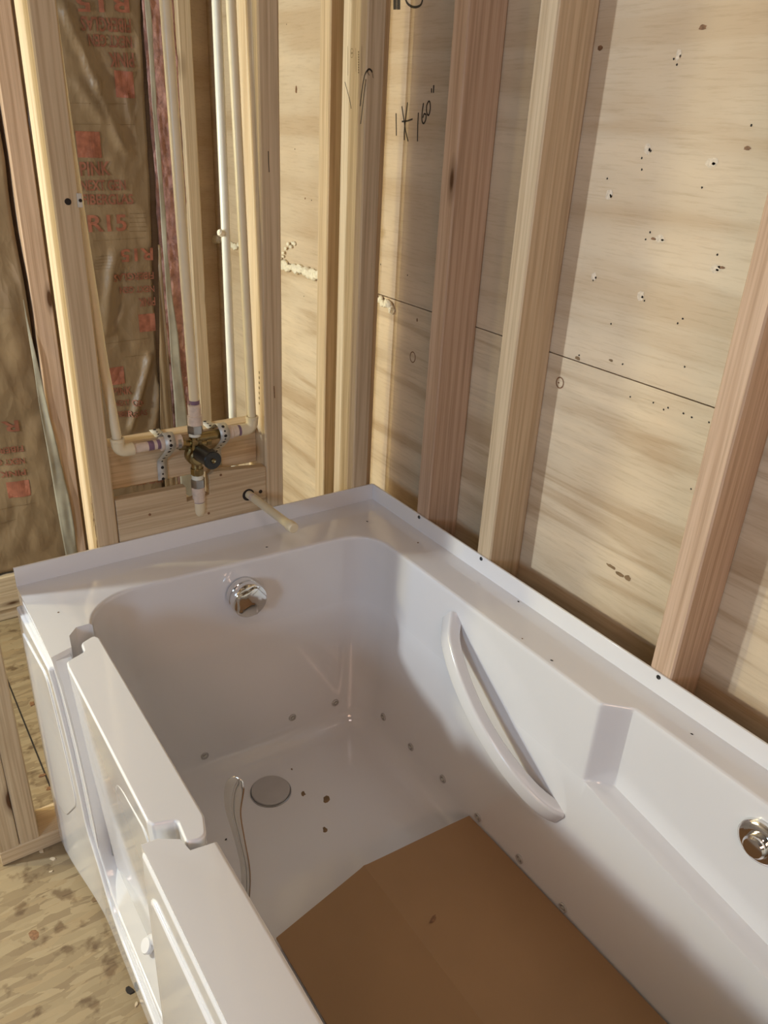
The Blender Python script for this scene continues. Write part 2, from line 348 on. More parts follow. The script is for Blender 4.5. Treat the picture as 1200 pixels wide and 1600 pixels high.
for i in range(7): ribbon(on_ply([(615.5+i*1.55, -12), (615.5+i*1.55, 15)]), 0.003 if i != 3 else 0.0015, (-1, 0, 0), bm=bm)
obj('printed_stamp', bm, M_MARK, wr)

def foam(pts, r, n):
    bm = bmesh.new()
    for i in range(n):
        t = i/(n-1)*(len(pts)-1); k = min(int(t), len(pts)-2); p = Vector(pts[k]).lerp(Vector(pts[k+1]), t-k)
        p += Vector((random.uniform(-.007, -.003), random.uniform(-.003, .003), random.uniform(-.005, .005)))
        rr = r*random.uniform(.75, 1.5)
        q = bmesh.ops.create_icosphere(bm, subdivisions=2, radius=rr)['verts']
        for v in q: v.co = Vector((v.co.x*.8, v.co.y*1.35, v.co.z))*(1+.25*noise.noise(v.co*260+p*50))+p
    return bm
setp(obj('foam_sealant', foam(on_ply([(325, 374), (345, 376), (375, 384)])+[], .0085, 14), M_FOAM),
     'bead of cream spray foam on the plywood seam behind the thin pipes', 'foam sealant')
setp(obj('foam_sealant', foam(on_ply([(440, 410), (455, 418), (475, 423), (492, 428), (505, 430)]), .0085, 26), M_FOAM),
     'longest lumpy bead of cream spray foam on the seam in the bright plywood bay', 'foam sealant')
setp(obj('foam_sealant', foam(on_ply([(442, 402), (447, 390), (455, 383), (462, 379)]), .0035, 9), M_FOAM),
     'thin curl of spray foam rising above the left end of the longest bead', 'foam sealant')
setp(obj('foam_sealant', foam(on_ply([(588, 461), (597, 468), (606, 472), (612, 478), (615, 487)]), .0058, 12), M_FOAM),
     'small lump of spray foam on the plywood right of the corner stud', 'foam sealant')

# ------------------------------------------------------------------ studs
def board(name, x0, x1, y0, y1, z0, z1, mat, label, cat='stud', group=None, n=14, wob=0.0009, parent=None):
    """a slightly wavering, eased-edge piece of framing lumber"""
    L = [x1-x0, y1-y0, z1-z0]; ax = L.index(max(L)); bm = bmesh.new(); sd = random.uniform(0, 99)
    lo = [x0, y0, z0]; hi = [x1, y1, z1]; o = [a for a in range(3) if a != ax]
    rings = []; e = 0.0025
    a0, a1, b0, b1 = lo[o[0]], hi[o[0]], lo[o[1]], hi[o[1]]
    pr = [(a0+e, b0), (a1-e, b0), (a1, b0+e), (a1, b1-e), (a1-e, b1), (a0+e, b1), (a0, b1-e), (a0, b0+e)]
    for i in range(n+1):
        t = lo[ax]+(hi[ax]-lo[ax])*i/n; dx = noise.noise(Vector((t*2.3, sd, 0)))*wob; dy = noise.noise(Vector((t*2.3, sd, 9)))*wob; ring = []
        for a, b in pr:
            c = [0, 0, 0]; c[ax] = t; c[o[0]] = a+dx; c[o[1]] = b+dy; ring.append(bm.verts.new(c))
        rings.append(ring)
    for p, q in zip(rings, rings[1:]):
        for k in range(8): bm.faces.new((p[k], p[(k+1) % 8], q[(k+1) % 8], q[k]))
    bm.faces.new(rings[0]); bm.faces.new(rings[-1][::-1])
    r = obj(name, bm, mat, parent)
    if parent is None: setp(r, label, cat, group)
    return r
ZB = FZ+0.038; T = 0.038; D = 0.0795
# bottom plates
board('bottom_plate', 0.0, D, -2.9, -0.0, FZ, ZB-.0005, M_WY, 'bottom plate of the right wall under its studs behind the tub', 'wall plate')
board('bottom_plate', -0.861, -0.001, 0.0, 0.08, FZ, ZB-.0005, M_WX, 'pale bottom plate on the floor under the doubled studs at the left edge', 'wall plate')
board('bottom_plate', 0.0, D, 0.001, 0.98, FZ, ZB-.0005, M_WY, 'bottom plate of the right wall beyond the plumbing wall', 'wall plate')
board('bottom_plate', -2.9, -0.002, 0.90, 0.985, FZ, -0.587, M_WX, 'lower of the two stacked boards along the foot of the insulated wall', 'wall plate')
board('base_board', -2.9, -0.002, 0.892, 0.93, -0.5865, -0.478, M_WX, 'wide upright board above the bottom plate at the foot of the insulated wall', 'board')
# right wall studs
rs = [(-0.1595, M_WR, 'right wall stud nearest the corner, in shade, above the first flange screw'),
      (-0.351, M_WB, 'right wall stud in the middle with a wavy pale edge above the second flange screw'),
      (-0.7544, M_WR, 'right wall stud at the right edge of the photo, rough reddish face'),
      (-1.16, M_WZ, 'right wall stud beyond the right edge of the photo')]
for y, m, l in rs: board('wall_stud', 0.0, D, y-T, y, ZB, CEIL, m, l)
board('wall_stud', 0.0, D, 0.217, 0.258, ZB, CEIL, M_WZ, 'bright stud on the plywood seen between the corner stud and the stud left of it')
board('wall_stud', 0.0, D, 0.615, 0.655, ZB, CEIL, M_WZ, 'narrow stud seen between the two white pipes left of the wet wall stud')
# plumbing wall studs
corner = board('corner_stud', -0.0555, -0.0175, 0.0, 0.08, ZB, CEIL, M_WZ, 'corner stud with a dark arched grain mark where the two walls meet')
board('filler_stud', -0.0165, -0.0005, 0.012, 0.08, ZB, CEIL, M_WZ, 'thin filler piece filling the inside corner behind the corner stud', 'stud')
wet = board('wet_wall_stud', -0.2605, -0.2225, 0.0, 0.08, ZB, CEIL, M_WZ, 'stud right of the shower valve with a bright yellow left side')
left = board('left_stud', -0.5985, -0.5605, 0.0, 0.08, ZB, CEIL, M_WZ, 'leaning-looking stud at the left with two small holes and a bright left edge')
board('doubled_stud', -0.8225, -0.785, 0.0, 0.08, ZB, CEIL, M_WZ, 'right one of the two doubled studs at the lower left edge')
board('doubled_stud', -0.861, -0.8235, 0.0, 0.08, ZB, CEIL, M_WZ, 'left one of the two doubled studs at the lower left edge')
# marks on the corner stud
def on_y(pl, y=0.0): return [at(x, yy, 1, y) for x, yy in pl]
def onx(pl, x): return [at(a, b, 0, x) for a, b in pl]
obj('grain_mark', ribbon(smoothpts([(-0.0555, .012, .745), (-.0555, .006, .78), (-.0555, .0, .815)], 5), .002, (-1, 0, 0)), M_MARK, corner)
obj('grain_mark', ribbon(smoothpts(on_y([(577, 118), (574, 111), (577, 108), (581, 112), (583, 122)]), 5), [.001]*5+[.003]*11+[.001]*5, (0, -1, 0)), M_MARK, corner)
obj('grain_mark', ribbon(smoothpts(onx([(539, 128), (543, 142), (547, 158), (549, 170)], -.0555), 4), .0016, (-1, 0, 0)), M_MARK, corner)
obj('grain_mark', ribbon(smoothpts(onx([(563, 166), (566, 140), (570, 118), (574, 110)], -.0555), 4), .0026, (-1, 0, 0)), M_MARK, corner)
bm = bmesh.new()
for x0, y0, y1 in ((543.5, 72, 118), (556, 75, 112), (565.5, 72, 118)): ribbon(onx([(x0, y0), (x0+.3, y1)], -.0555), .0008, (-1, 0, 0), bm=bm)
for k in range(9): ribbon(onx([(560.2, 80+k*4), (560.8, 82.6+k*4)], -.0555), .0028, (-1, 0, 0), bm=bm)
for cc in (0, 1): ribbon([Vector((-.0555, *(lambda q: (q.y, q.z))(at(550, 80+cc*6, 0, -.0555)+Vector((0, math.cos(a)*.004, math.sin(a)*.004))))) for a in [k*math.pi/6 for k in range(13)]], .0008, (-1, 0, 0), bm=bm)
obj('grade_stamp', bm, M_STMP, corner)
bm = bmesh.new()
for k in range(7): ribbon(onx([(405, 580+k*8), (405.5, 584+k*8)], -.2605), .004, (-1, 0, 0), bm=bm)
obj('grade_stamp', bm, M_STMP, wet)
bm = ribbon(smoothpts(on_y([(419, 236), (419.5, 255), (420.5, 272)]), 3), .0015, (0, -1, 0)); obj('grain_mark', bm, M_MARK, wet)
bm = ribbon(smoothpts(on_y([(428, 603), (428.5, 612), (429, 622)]), 3), .0018, (0, -1, 0)); obj('grain_mark', bm, M_KNOT, wet)
# holes and clip on the left stud
c = at(106, 315, 1, 0.0); obj('drilled_hole', lathe((c.x, -0.0012, c.z), (0, 1, 0), [(0, 0), (0, .0048), (.002, .0048)], 20), M_HOLE, left)
c = at(125, 313, 1, -0.0015); obj('metal_clip', box(c.x-.004, c.x+.003, -0.0035, 0.0, c.z-.010, c.z+.010), M_GAL, left, bevel=.0006)
obj('clip_slot', lathe((c.x, -0.0045, c.z), (0, 1, 0), [(0, 0), (0, .0025), (.001, .0025)], 12), M_HOLE, left)
bm = bmesh.new()
for sx in (0, 1):
    for k in range(9):
        t = k/9; z = .13-.13*t+random.uniform(-.01, .01); ribbon([Vector((-.5985, .002+.006*random.random(), z)), Vector((-.5985, .004+.01*random.random(), z-.02))], .0015, (-1, 0, 0), bm=bm)
obj('bark_edge', bm, M_KNOT, left)

# ------------------------------------------------------------------ blocking boards in the wet wall
board('valve_blocking', -0.5595, -0.2615, 0.043, 0.081, 0.122, 0.209, M_WX, 'horizontal blocking board that the shower valve is strapped to', 'blocking', n=8)
lp = [(-0.5595, -0.045), (-0.2615, -0.045), (-0.2615, 0.127), (-0.37, 0.139), (-0.381, 0.134), (-0.381, 0.093), (-0.427, 0.088), (-0.427, 0.119), (-0.5595, 0.121)]
led = setp(obj('notched_ledger', extrude(lp, 1, 0.0, 0.019), M_WX, bevel=.0015), 'wide ledger board notched under the valve elbow, just above the tub flange', 'blocking')
c = at(388, 773, 1, 0); obj('drilled_hole', lathe((c.x, -.0008, c.z), (0, 1, 0), [(0, 0), (0, .0125), (.001, .0125)], 24), M_HOLE, led)
STB = c
c = at(407, 768, 1, 0); obj('screw_hole', lathe((c.x, -.0008, c.z), (0, 1, 0), [(0, 0), (0, .0038), (.001, .0038)], 16), M_HOLE, led)
for px, py in ((234, 804), (326, 802), (345, 742)):
    c = at(px, py, 1, 0); obj('knot', lathe((c.x, -.0006, c.z), (0, 1, 0), [(0, 0), (0, .0026), (.001, .0026)], 9), M_KNOT, led)

# ------------------------------------------------------------------ plumbing
vx, vy, vz = -0.402, 0.004, 0.190
HZ = 0.2115
val = empty('shower_valve', (vx, vy, 0.06), 'brass shower valve with black stem cap, cream pipes and elbows strapped to the blocking', 'shower valve')
obj('supply_pipe', tube([(vx+.003, vy, .262), (vx+.003, vy+.018+(CEIL-.9)*.028, CEIL)], .0090), M_CPVC, val, label='middle cream pipe rising from the valve')
obj('primer_band', cyl((vx+.003, vy, .277), (0, 0, 1), .007, .0093), M_PUR, val)
bm = lathe((vx+.002, vy, .243), (0, 0, 1), [(0, 0), (0, .0118), (.0005, .0122), (.0135, .0122), (.014, .0150), (.018, .0150), (.0185, .0128), (.031, .0128), (.032, .0095)])
bm = lathe((vx+.002, vy, .238), (0, 0, 1), [(0, 0), (0, .0138), (.017, .0138), (.018, .0120), (.037, .0120), (.0385, .0095)])
obj('coupling', bm, M_PRI, val)
obj('hex_nut', cyl((vx+.001, vy, .222), (0, 0, 1), .016, .0148, 6), M_NUT, val, smooth=20, bevel=.001)
obj('collar', cyl((vx, vy, .216), (0, 0, 1), .006, .0112), M_PEX, val)
bm = cyl((vx, vy, .137), (0, 0, 1), .080, .0105, 24)
lathe((vx, vy+.012, HZ-.035), (0, -1, 0), [(0, 0), (0, .019), (.012, .019), (.016, .016), (.024, .016), (.026, .013), (.026, 0)], 32, bm)
for s in (-1, 1):
    cyl((vx, vy+.004, HZ-.014), (s, 0, .12), .030, .0095, 24, bm); cyl((vx+s*.020, vy+.003, HZ-.008), (s, 0, 0), .009, .0115, 8, bm)
cyl((vx, vy, .200), (0, 0, 1), .010, .0128, 8, bm); cyl((vx, vy, .140), (0, 0, 1), .012, .0128, 8, bm)
obj('valve_body', bm, M_BRS, val, bevel=.0006)
a = Vector((vx+.003, vy-.014, .186)); dd = Vector((.05, -1, .07)).normalized()
obj('stem_cap', lathe(a, dd, [(0, 0), (0, .0145), (.002, .0158), (.040, .0150), (.046, .0150), (.0465, .0168), (.0515, .0168), (.053, .0155), (.053, 0)], 40), M_BLK, val)
obj('stem', lathe(a+dd*.052, dd, [(0, 0), (0, .0042), (.004, .0042), (.0045, .0036), (.003, .0018), (.003, 0)], 20), M_BRS, val)
obj('lug', box(a.x+.006, a.x+.012, a.y-.044, a.y-.030, a.z+.008, a.z+.018), M_BLK, val, bevel=.001)
# below the valve
obj('collar', cyl((vx, vy, .130), (0, 0, 1), .008, .0112), M_PEX, val)
obj('hex_nut', cyl((vx, vy, .113), (0, 0, 1), .017, .0140, 6), M_NUT, val, smooth=20, bevel=.001)
obj('coupling', lathe((vx, vy, .083), (0, 0, 1), [(0, 0), (0, .0118), (.014, .0118), (.015, .0128), (.030, .0128), (.030, 0)]), M_PRI, val)
obj('primer_band', cyl((vx, vy, .0815), (0, 0, 1), .0022, .0112), M_PUR, val)
ept = [(vx, vy, .0815), (vx, vy, .068)]+[(vx, vy+.012-.012*math.cos(t), .068-.012*math.sin(t)) for t in [math.radians(q) for q in (15, 30, 45, 60, 75, 90)]]+[(vx, vy+.031, .056)]
obj('elbow', tube(ept, .0115), M_CPVC, val)
obj('elbow_collar', cyl((vx-.012, vy+.026, .068), (-.35, 1, .15), .02, .0135), M_CPVC, val)
# left branch
lx = -0.543
def elbow(cx, s, name='elbow'):
    """from a vertical pipe at cx turning toward +s x"""
    R = .013; z = HZ
    pts = [(cx, vy, z+.022), (cx, vy, z+R)]+[(cx+s*(R-R*math.cos(t)), vy, z+R-R*math.sin(t)) for t in [math.radians(q) for q in (15, 30, 45, 60, 75, 90)]]+[(cx+s*.026, vy, z)]
    obj(name, tube(pts, .0115), M_CPVC, val)
    obj('elbow_rim', lathe((cx, vy, z+.018), (0, 0, 1), [(0, .0112), (.001, .0122), (.006, .0122), (.0065, .009)]), M_CPVC, val)
elbow(lx, 1)
obj('supply_pipe', tube(smoothpts([(lx, vy, HZ+.02), (lx-.001, vy+.016, .31), (lx-.003, vy+.034, .43), (lx-.008, vy+.070, .9), (lx-.008, vy+.076, CEIL)], 6), .0082), M_CPVC, val, label='left cream pipe beside the left stud')
obj('pipe_stub', cyl((lx+.024, vy, HZ), (1, 0, 0), .070, .0085), M_PRI, val)
for xo, w in ((.030, .006), (.052, .010), (.068, .006)): obj('primer_band', cyl((lx+xo, vy, HZ), (1, 0, 0), w, .0088), M_PUR if xo > .04 else M_PRI, val)
obj('coupling', lathe((lx+.074, vy, HZ), (1, 0, 0), [(0, .0088), (.001, .0128), (.018, .0128), (.019, .0118), (.040, .0118), (.041, .0088)]), M_PRI, val)
obj('clamp_ring', cyl((lx+.105, vy, HZ-.002), (1, 0, 0), .006, .0130), M_NUT, val)
# right branch
rx = -0.2865
elbow(rx, -1)
obj('supply_pipe', tube([(rx, vy, HZ+.02), (rx, vy+.034, .9), (rx, vy+.04, CEIL)], .0082), M_CPVC, val, label='right cream pipe beside the bright yellow stud')
obj('primer_band', cyl((rx-.030, vy, HZ), (1, 0, 0), .005, .0106), M_PUR, val)
obj('coupling', lathe((rx-.030, vy, HZ), (-1, 0, 0), [(0, .0088), (.001, .0110), (.012, .0116), (.014, .0130), (.030, .0130), (.031, .0088)]), M_PRI, val)
obj('primer_band', cyl((rx-.066, vy, HZ), (1, 0, 0), .008, .0128), M_PUR, val)
obj('pipe_stub', cyl((rx-.115, vy, HZ), (1, 0, 0), .06, .0090), M_BRS, val)
# straps
def strap(x, pts, label, skew):
    bm = bmesh.new(); P = smoothpts(pts, 5); w = .0095; n = len(P); A = []; Bv = []
    for i, p in enumerate(P):
        sh = skew*i/(n-1)
        A.append((p[0]+x-w+sh, p[1], p[2])); Bv.append((p[0]+x+w+sh, p[1], p[2]))
    VA = [bm.verts.new(q) for q in A]; VB = [bm.verts.new(q) for q in Bv]
    for i in range(n-1): bm.faces.new((VA[i], VA[i+1], VB[i+1], VB[i]))
    o = obj('pipe_strap', bm, M_GAL); s = o.modifiers.new('thick', 'SOLIDIFY'); s.thickness = .0009; s.offset = 1
    setp(o, label, 'pipe strap', 'perforated straps on the shower valve')
    for k in range(1, n-1, 3):
        p = Vector((P[k][0]+x+skew*k/(n-1), P[k][1], P[k][2])); t = (P[k+1]-P[k-1]).normalized(); nn = Vector((0, t.z, -t.y))
        if nn.y > 0: nn = -nn
        obj('strap_hole', lathe(p+nn*.0014, nn, [(-.001, .003 if k % 2 else .0018), (0, .003 if k % 2 else .0018), (0, 0)], 14), M_HOLE, o)
    return o
strap(-0.452, [(0, .081, .2105), (0, .060, .2105), (0, .041, .2105), (0, .010, .2285), (0, -.006, .224), (0, -.0115, .212), (0, -.004, .200), (0, .020, .180), (0, .040, .163), (0, .041, .140), (0, .041, .124)],
      'left galvanised perforated strap over the left branch, running down the blocking', -.004)
strap(-0.352, [(0, .081, .2105), (0, .060, .2105), (0, .041, .2105), (0, .012, .2290), (0, -.006, .225), (0, -.0115, .212), (0, -.004, .200), (0, .020, .180), (0, .040, .163), (0, .041, .130)],
      'right galvanised perforated strap over the right branch, behind the black cap', .006)
# capped stub
sp = empty('capped_stub_pipe', (STB.x, 0, STB.z), 'short cream pipe with a round end cap sticking out over the tub deck', 'pipe')
pe = Vector((-0.295, -0.176, 0.0795)); p0 = Vector((STB.x, 0.03, STB.z)); dv = (pe-p0).normalized()
obj('pipe', cyl(p0, dv, (pe-p0).length-.01, .0082), M_CPVC, sp)
obj('end_cap', lathe(pe-dv*.016, dv, [(0, .0083), (.001, .0102), (.014, .0104), (.0175, .0098), (.019, .0085), (.019, 0)]), M_CPVC, sp)
obj('primer_mark', cyl(p0+dv*.045, dv, .010, .0084), M_PRI, sp)
# white pipe behind
py_ = .17; pz = at(352, 300, 1, py_)
setp(obj('white_pipe', cyl((at(354, 400, 1, py_).x, py_, ZB), (0, 0, 1), CEIL-ZB, .0085), M_PEX), 'thin white water pipe standing behind the blocking, left of the yellow lit stud', 'pipe')
setp(obj('pipe_nub', foam([at(350, 366, 1, py_-.012)], .006, 2) if False else lathe(at(348, 366, 1, py_-.008), (-1, -.2, .6), [(0, 0), (0, .006), (.008, .0065), (.011, .004), (.011, 0)], 16), M_FOAM),
     'little blob of foam clinging to the thin white pipe', 'foam sealant')

# ------------------------------------------------------------------ insulated back wall
board('wall_stud', -0.476, -0.425, 0.90, 0.985, -0.477, CEIL, M_WR, 'reddish brown stud of the insulated wall left of the leaning-looking stud')
board('wall_stud', -0.036, -0.0005, 0.90, 0.985, -0.477, CEIL, M_WZ, 'stud standing in the far corner right of the pink insulation')
board('wall_stud', -0.905, -0.865, 0.90, 0.985, -0.477, CEIL, M_WZ, 'stud of the insulated wall beyond the left edge')
def crease(x, z, x0, z0, x1, z1, w, h):
    dx, dz = x1-x0, z1-z0; L = dx*dx+dz*dz; t = max(0, min(1, ((x-x0)*dx+(z-z0)*dz)/L)); d = math.hypot(x-x0-t*dx, z-z0-t*dz)
    return h*math.exp(-(d/w)**2)
def bk(px, py): p = at(px, py, 1, .91); return p.x, p.z
CR = [(*bk(100, 10), *bk(150, 130), .011, .012), (*bk(150, 130), *bk(190, 225), .009, .010), (*bk(120, 130), *bk(200, 240), .012, .007), (*bk(178, 400), *bk(165, 520), .013, .010),
      (*bk(235, 560), *bk(205, 670), .008, .016), (*bk(250, 600), *bk(240, 680), .008, .008), (*bk(200, 150), *bk(205, 190), .006, .006)]
def kz(x, z):
    y = .918-.012*noise.noise(Vector((x*5, z*3, 1.7)))-.009*abs(noise.noise(Vector((x*15+z*6, z*8, 4.1))))-.004*abs(noise.noise(Vector((x*30-z*14, z*17, 2.1))))
    for c in CR: y -= crease(x, z, *c)
    return y
def kz1(x, z):
    y = .914-.022*noise.noise(Vector((x*7+3, z*4, 5.7)))-.012*abs(noise.noise(Vector((x*16, z*9, 8.1))))
    return y
def sheet(name, xa, xb, z0, z1, f, mat, parent, nx=40, nz=200):
    bm = bmesh.new(); g = []
    for j in range(nz+1):
        z = z0+(z1-z0)*j/nz; a = xa(z); b = xb(z); g.append([bm.verts.new((a+(b-a)*i/nx, f(a+(b-a)*i/nx, z), z)) for i in range(nx+1)])
    for j in range(nz):
        for i in range(nx): bm.faces.new((g[j][i], g[j][i+1], g[j+1][i+1], g[j+1][i]))
    o = obj(name, bm, mat, parent, smooth=None)
    for p in o.data.polygons: p.use_smooth = True
    s = o.modifiers.new('thick', 'SOLIDIFY'); s.thickness = .0006; return o
b2 = empty('insulation_batt', (-.28, .95, -.478), 'kraft-faced insulation batt with red printing between the left stud and the pink strip', 'insulation')
xr = lambda z: -.150+.028*max(0, min(1, (z-.3)/.7))-.016*max(0, .2-z)*2+.004*noise.noise(Vector((z*6, 1, 1)))
sheet('kraft_facing', lambda z: -.424, xr, -.47, CEIL, kz, M_KRAFT, b2)
b1 = empty('insulation_batt', (-.67, .95, -.478), 'kraft-faced insulation batt with red printing at the left edge of the photo', 'insulation')
sheet('kraft_facing', lambda z: -.864, lambda z: -.487+.006*noise.noise(Vector((z*7, 2, 2)))+(.03*max(0, -z-.05)), -.47, CEIL, kz1, M_KRAFT, b1)
sheet('loose_tab', lambda z: -.497+.02*max(0, -z), lambda z: -.4965+.02*max(0, -z)+.036*max(0, min(1, (.30-z)/.55))+.002*noise.noise(Vector((z*15, 2, 2))), -.47, .30, lambda x, z: .893-.010*noise.noise(Vector((x*50, z*6, 3))), M_KRG, b1, nx=8, nz=90)
b3 = empty('insulation_batt', (-.09, .95, -.478), 'narrow strip of exposed pink fibreglass left of the corner stud', 'insulation')
sheet('pink_fibre', lambda z: -.118, lambda z: -.036, -.47, CEIL, lambda x, z: .922-.010*noise.noise(Vector((x*30, z*10, 3)))-.006*noise.noise(Vector((x*90, z*50, 7))), M_PINK, b3, nx=24, nz=260)
sheet('kraft_tab', lambda z: -.118, lambda z: -.106+.030*max(0, min(1, (.4-z)/.6))+.004*noise.noise(Vector((z*9, 5, 2))), -.47, CEIL, lambda x, z: .899-.006*noise.noise(Vector((x*40, z*8, 3))), M_KRG, b3, nx=6, nz=140)
sheet('lower_fold', lambda z: -.165+.035*max(0, min(1, (z+.1)/.5)), lambda z: -.124, -.47, .42, lambda x, z: .905-.008*abs(noise.noise(Vector((x*60, z*4, 6)))), M_KRAFT, b2, nx=12, nz=60)

_fonts = {}
def text_on(s, pl, pr, h, flip, f, parent, mat, name='printed_text', yb=.905, maxw=None):
    """print on the kraft facing: pl, pr = pixels of the two ends of the line of text at mid-height"""
    a = at(*pl, 1, yb); b = at(*pr, 1, yb)
    cu = bpy.data.curves.new('t', 'FONT'); cu.body = s; cu.size = 1; cu.offset = .022; cu.resolution_u = 3
    o = bpy.data.objects.new('t', cu); COL.objects.link(o)
    dg = bpy.context.evaluated_depsgraph_get(); me = bpy.data.meshes.new_from_object(o.evaluated_get(dg))
    bpy.data.objects.remove(o); bpy.data.curves.remove(cu)
    bm = bmesh.new(); bm.from_mesh(me); bpy.data.meshes.remove(me)
    bmesh.ops.triangulate(bm, faces=bm.faces[:]); bmesh.ops.subdivide_edges(bm, edges=bm.edges[:], cuts=1, use_grid_fill=True)
    x0 = min(v.co.x for v in bm.verts); x1 = max(v.co.x for v in bm.verts); y0 = min(v.co.y for v in bm.verts); y1 = max(v.co.y for v in bm.verts)
    hh = h
    for v in bm.verts:
        u = (v.co.x-x0)/(x1-x0); w = (v.co.y-y0)/(y1-y0)-.5
        if flip: u = 1-u; w = -w
        x = a.x+(b.x-a.x)*u; z = a.z+(b.z-a.z)*u+w*hh; v.co = Vector((x, min(f(x, z), f(x+.006, z), f(x-.006, z), f(x, z+.006), f(x, z-.006))-.0026, z))
    return obj(name, bm, mat, parent, smooth=None)
def patch_on(px0, py0, px1, py1, f, parent, mat, name='printed_square', yb=.905):
    a = at(px0, py0, 1, yb); b = at(px1, py1, 1, yb); bm = bmesh.new(); n = 10; g = []
    for j in range(n+1):
        g.append([])
        for i in range(n+1):
            x = a.x+(b.x-a.x)*i/n; z = a.z+(b.z-a.z)*j/n; g[-1].append(bm.verts.new((x, f(x, z)-.0020, z)))
    for j in range(n):
        for i in range(n): bm.faces.new((g[j][i], g[j][i+1], g[j+1][i+1], g[j+1][i]))
    return obj(name, bm, mat, parent, smooth=None)
tx = [('FIBERGLAS', (128, 36), (207, 40), .030, 1), ('NEXT GEN', (140, 62), (209, 66), .026, 1), ('PINK', (172, 93), (212, 94), .032, 1), ('R15', (120, 4), (204, 6), .035, 1),
      ('PINK', (125, 264), (172, 263), .033, 0), ('NEXT GEN', (126, 290), (196, 289), .026, 0), ('FIBERGLAS', (128, 312), (208, 311), .026, 0), ('R15', (138, 350), (198, 348), .042, 0),
      ('R15', (189, 400), (240, 397), .034, 1), ('FIBERGLAS', (178, 435), (242, 431), .020, 1), ('NEXT GEN', (189, 455), (243, 452), .018, 1), ('PINK', (219, 474), (245, 472), .024, 1),
      ('PINK', (178, 614), (208, 611), .024, 0), ('NEXT GEN', (180, 632), (226, 629), .018, 0), ('FIBERGLAS', (183, 649), (232, 646), .018, 0),
      ('NEXT GEN', (212, 757), (262, 750), .022, 1)]
for s, pl, pr, h, fl in tx: text_on(s, pl, pr, h, fl, kz, b2, M_INK2 if s != 'R15' else M_INK)
for q in ((184, 152, 210, 112), (122, 246, 156, 206), (221, 521, 244, 491), (173, 604, 195, 574)): patch_on(*q, kz, b2, M_INK)
def line_on(pts, f, parent, w=.0012):
    P = [at(x, y, 1, .905) for x, y in pts]; Q = []
    for i in range(len(P)-1):
        for k in range(8): v = P[i].lerp(P[i+1], k/8); Q.append(Vector((v.x, f(v.x, v.z)-.002, v.z)))
    obj('printed_line', ribbon(Q, w, (0, -1, 0), off=0), M_FNT, parent, smooth=None)
for pts in ([(109, 161), (226, 163)], [(112, 194), (226, 195)], [(146, 377), (238, 371)], [(165, 539), (246, 529)], [(198, 560), (236, 556)]): line_on(pts, kz, b2)
for k in range(5): line_on([(203, 334+k*7), (232, 333+k*7)], kz, b2, .0016); line_on([(150, 402+k*5), (180, 399+k*5)], kz, b2, .0012)
for s, pl, pr, h, fl in [('R15', (-42, 672), (29, 664), .032, 1), ('FIBERGLAS', (-40, 712), (36, 700), .018, 1), ('NEXT GEN', (-20, 727), (38, 719), .018, 1), ('PINK', (0, 744), (40, 737), .018, 1), ('R15', (-20, 1002-100), (16, 888), .012, 0)][:4]:
    text_on(s, pl, pr, h, fl, kz1, b1, M_INK2, yb=.908)
patch_on(15, 781, 45, 750, kz1, b1, M_INK)
for pts in ([(-10, 480), (20, 481)], [(0, 798), (62, 784)], [(0, 820), (30, 812)]): line_on(pts, kz1, b1)

# ------------------------------------------------------------------ the walk-in bathtub
X0 = -0.743; YE = -1.52; BL, BR, BF, BN = -0.667, -0.095, -0.112, -1.40
tub = empty('bathtub', (-.37, -.76, FZ), 'white acrylic walk-in bathtub with a side door, in the framed corner', 'bathtub')
ZF = -0.467
def contour():
    """rim contour of the basin, anticlockwise seen from above, starting at the near-left corner going right"""
    P = rpoly([(BL, BN), (BR, BN), (BR, BF-.018), (BL, BF+.012)], [.09, .09, .075, .095], 14)
    out = []; n = len(P)
    for i in range(n):
        a = P[i]; b = P[(i+1) % n]; L = (b-a).length; k = max(1, int(L/.012))
        for j in range(k): out.append(a.lerp(b, j/k))
    keep = [p for p in out if not (abs(p.x-BR) < .0005 and -.80 < p.y < -.735)]
    k = [i for i, p in enumerate(keep) if abs(p.x-BR) < .0005 and p.y <= -.79][-1]
    return keep[:k+1]+[Vector((BR, y)) for y in (-.789, -.786, -.783, -.780, -.770, -.760, -.753, -.750, -.747, -.744, -.740)]+keep[k+1:]
Cn = contour(); NC = len(Cn)
Nn = []
for i in range(NC):
    t = (Cn[(i+1) % NC]-Cn[i-1]).normalized(); Nn.append(Vector((t.y, -t.x)))     # outward normal (ccw contour)
def rec(i):
    p = Cn[i]
    if p.x < BR-.002: return 0
    t = (-.7485-p.y)/.034; t = 0 if t < -.07 else t if .07 < t < .93 else (t+.07)**2/.28 if t <= .07 else 1 if t > 1.07 else 1-(1.07-t)**2/.28
    return .034*t*(1 if p.y > -1.33 else max(0, (p.y+1.38)/.05))
def zo(y): return -.150-.175*max(0, -y-.754)
def zi(y): return zo(y)-.002
DOOR0, DOOR1 = -.187, -.675
def indoor(i): p = Cn[i]; return p.x < BL+.0015 and DOOR1 <= p.y <= DOOR0
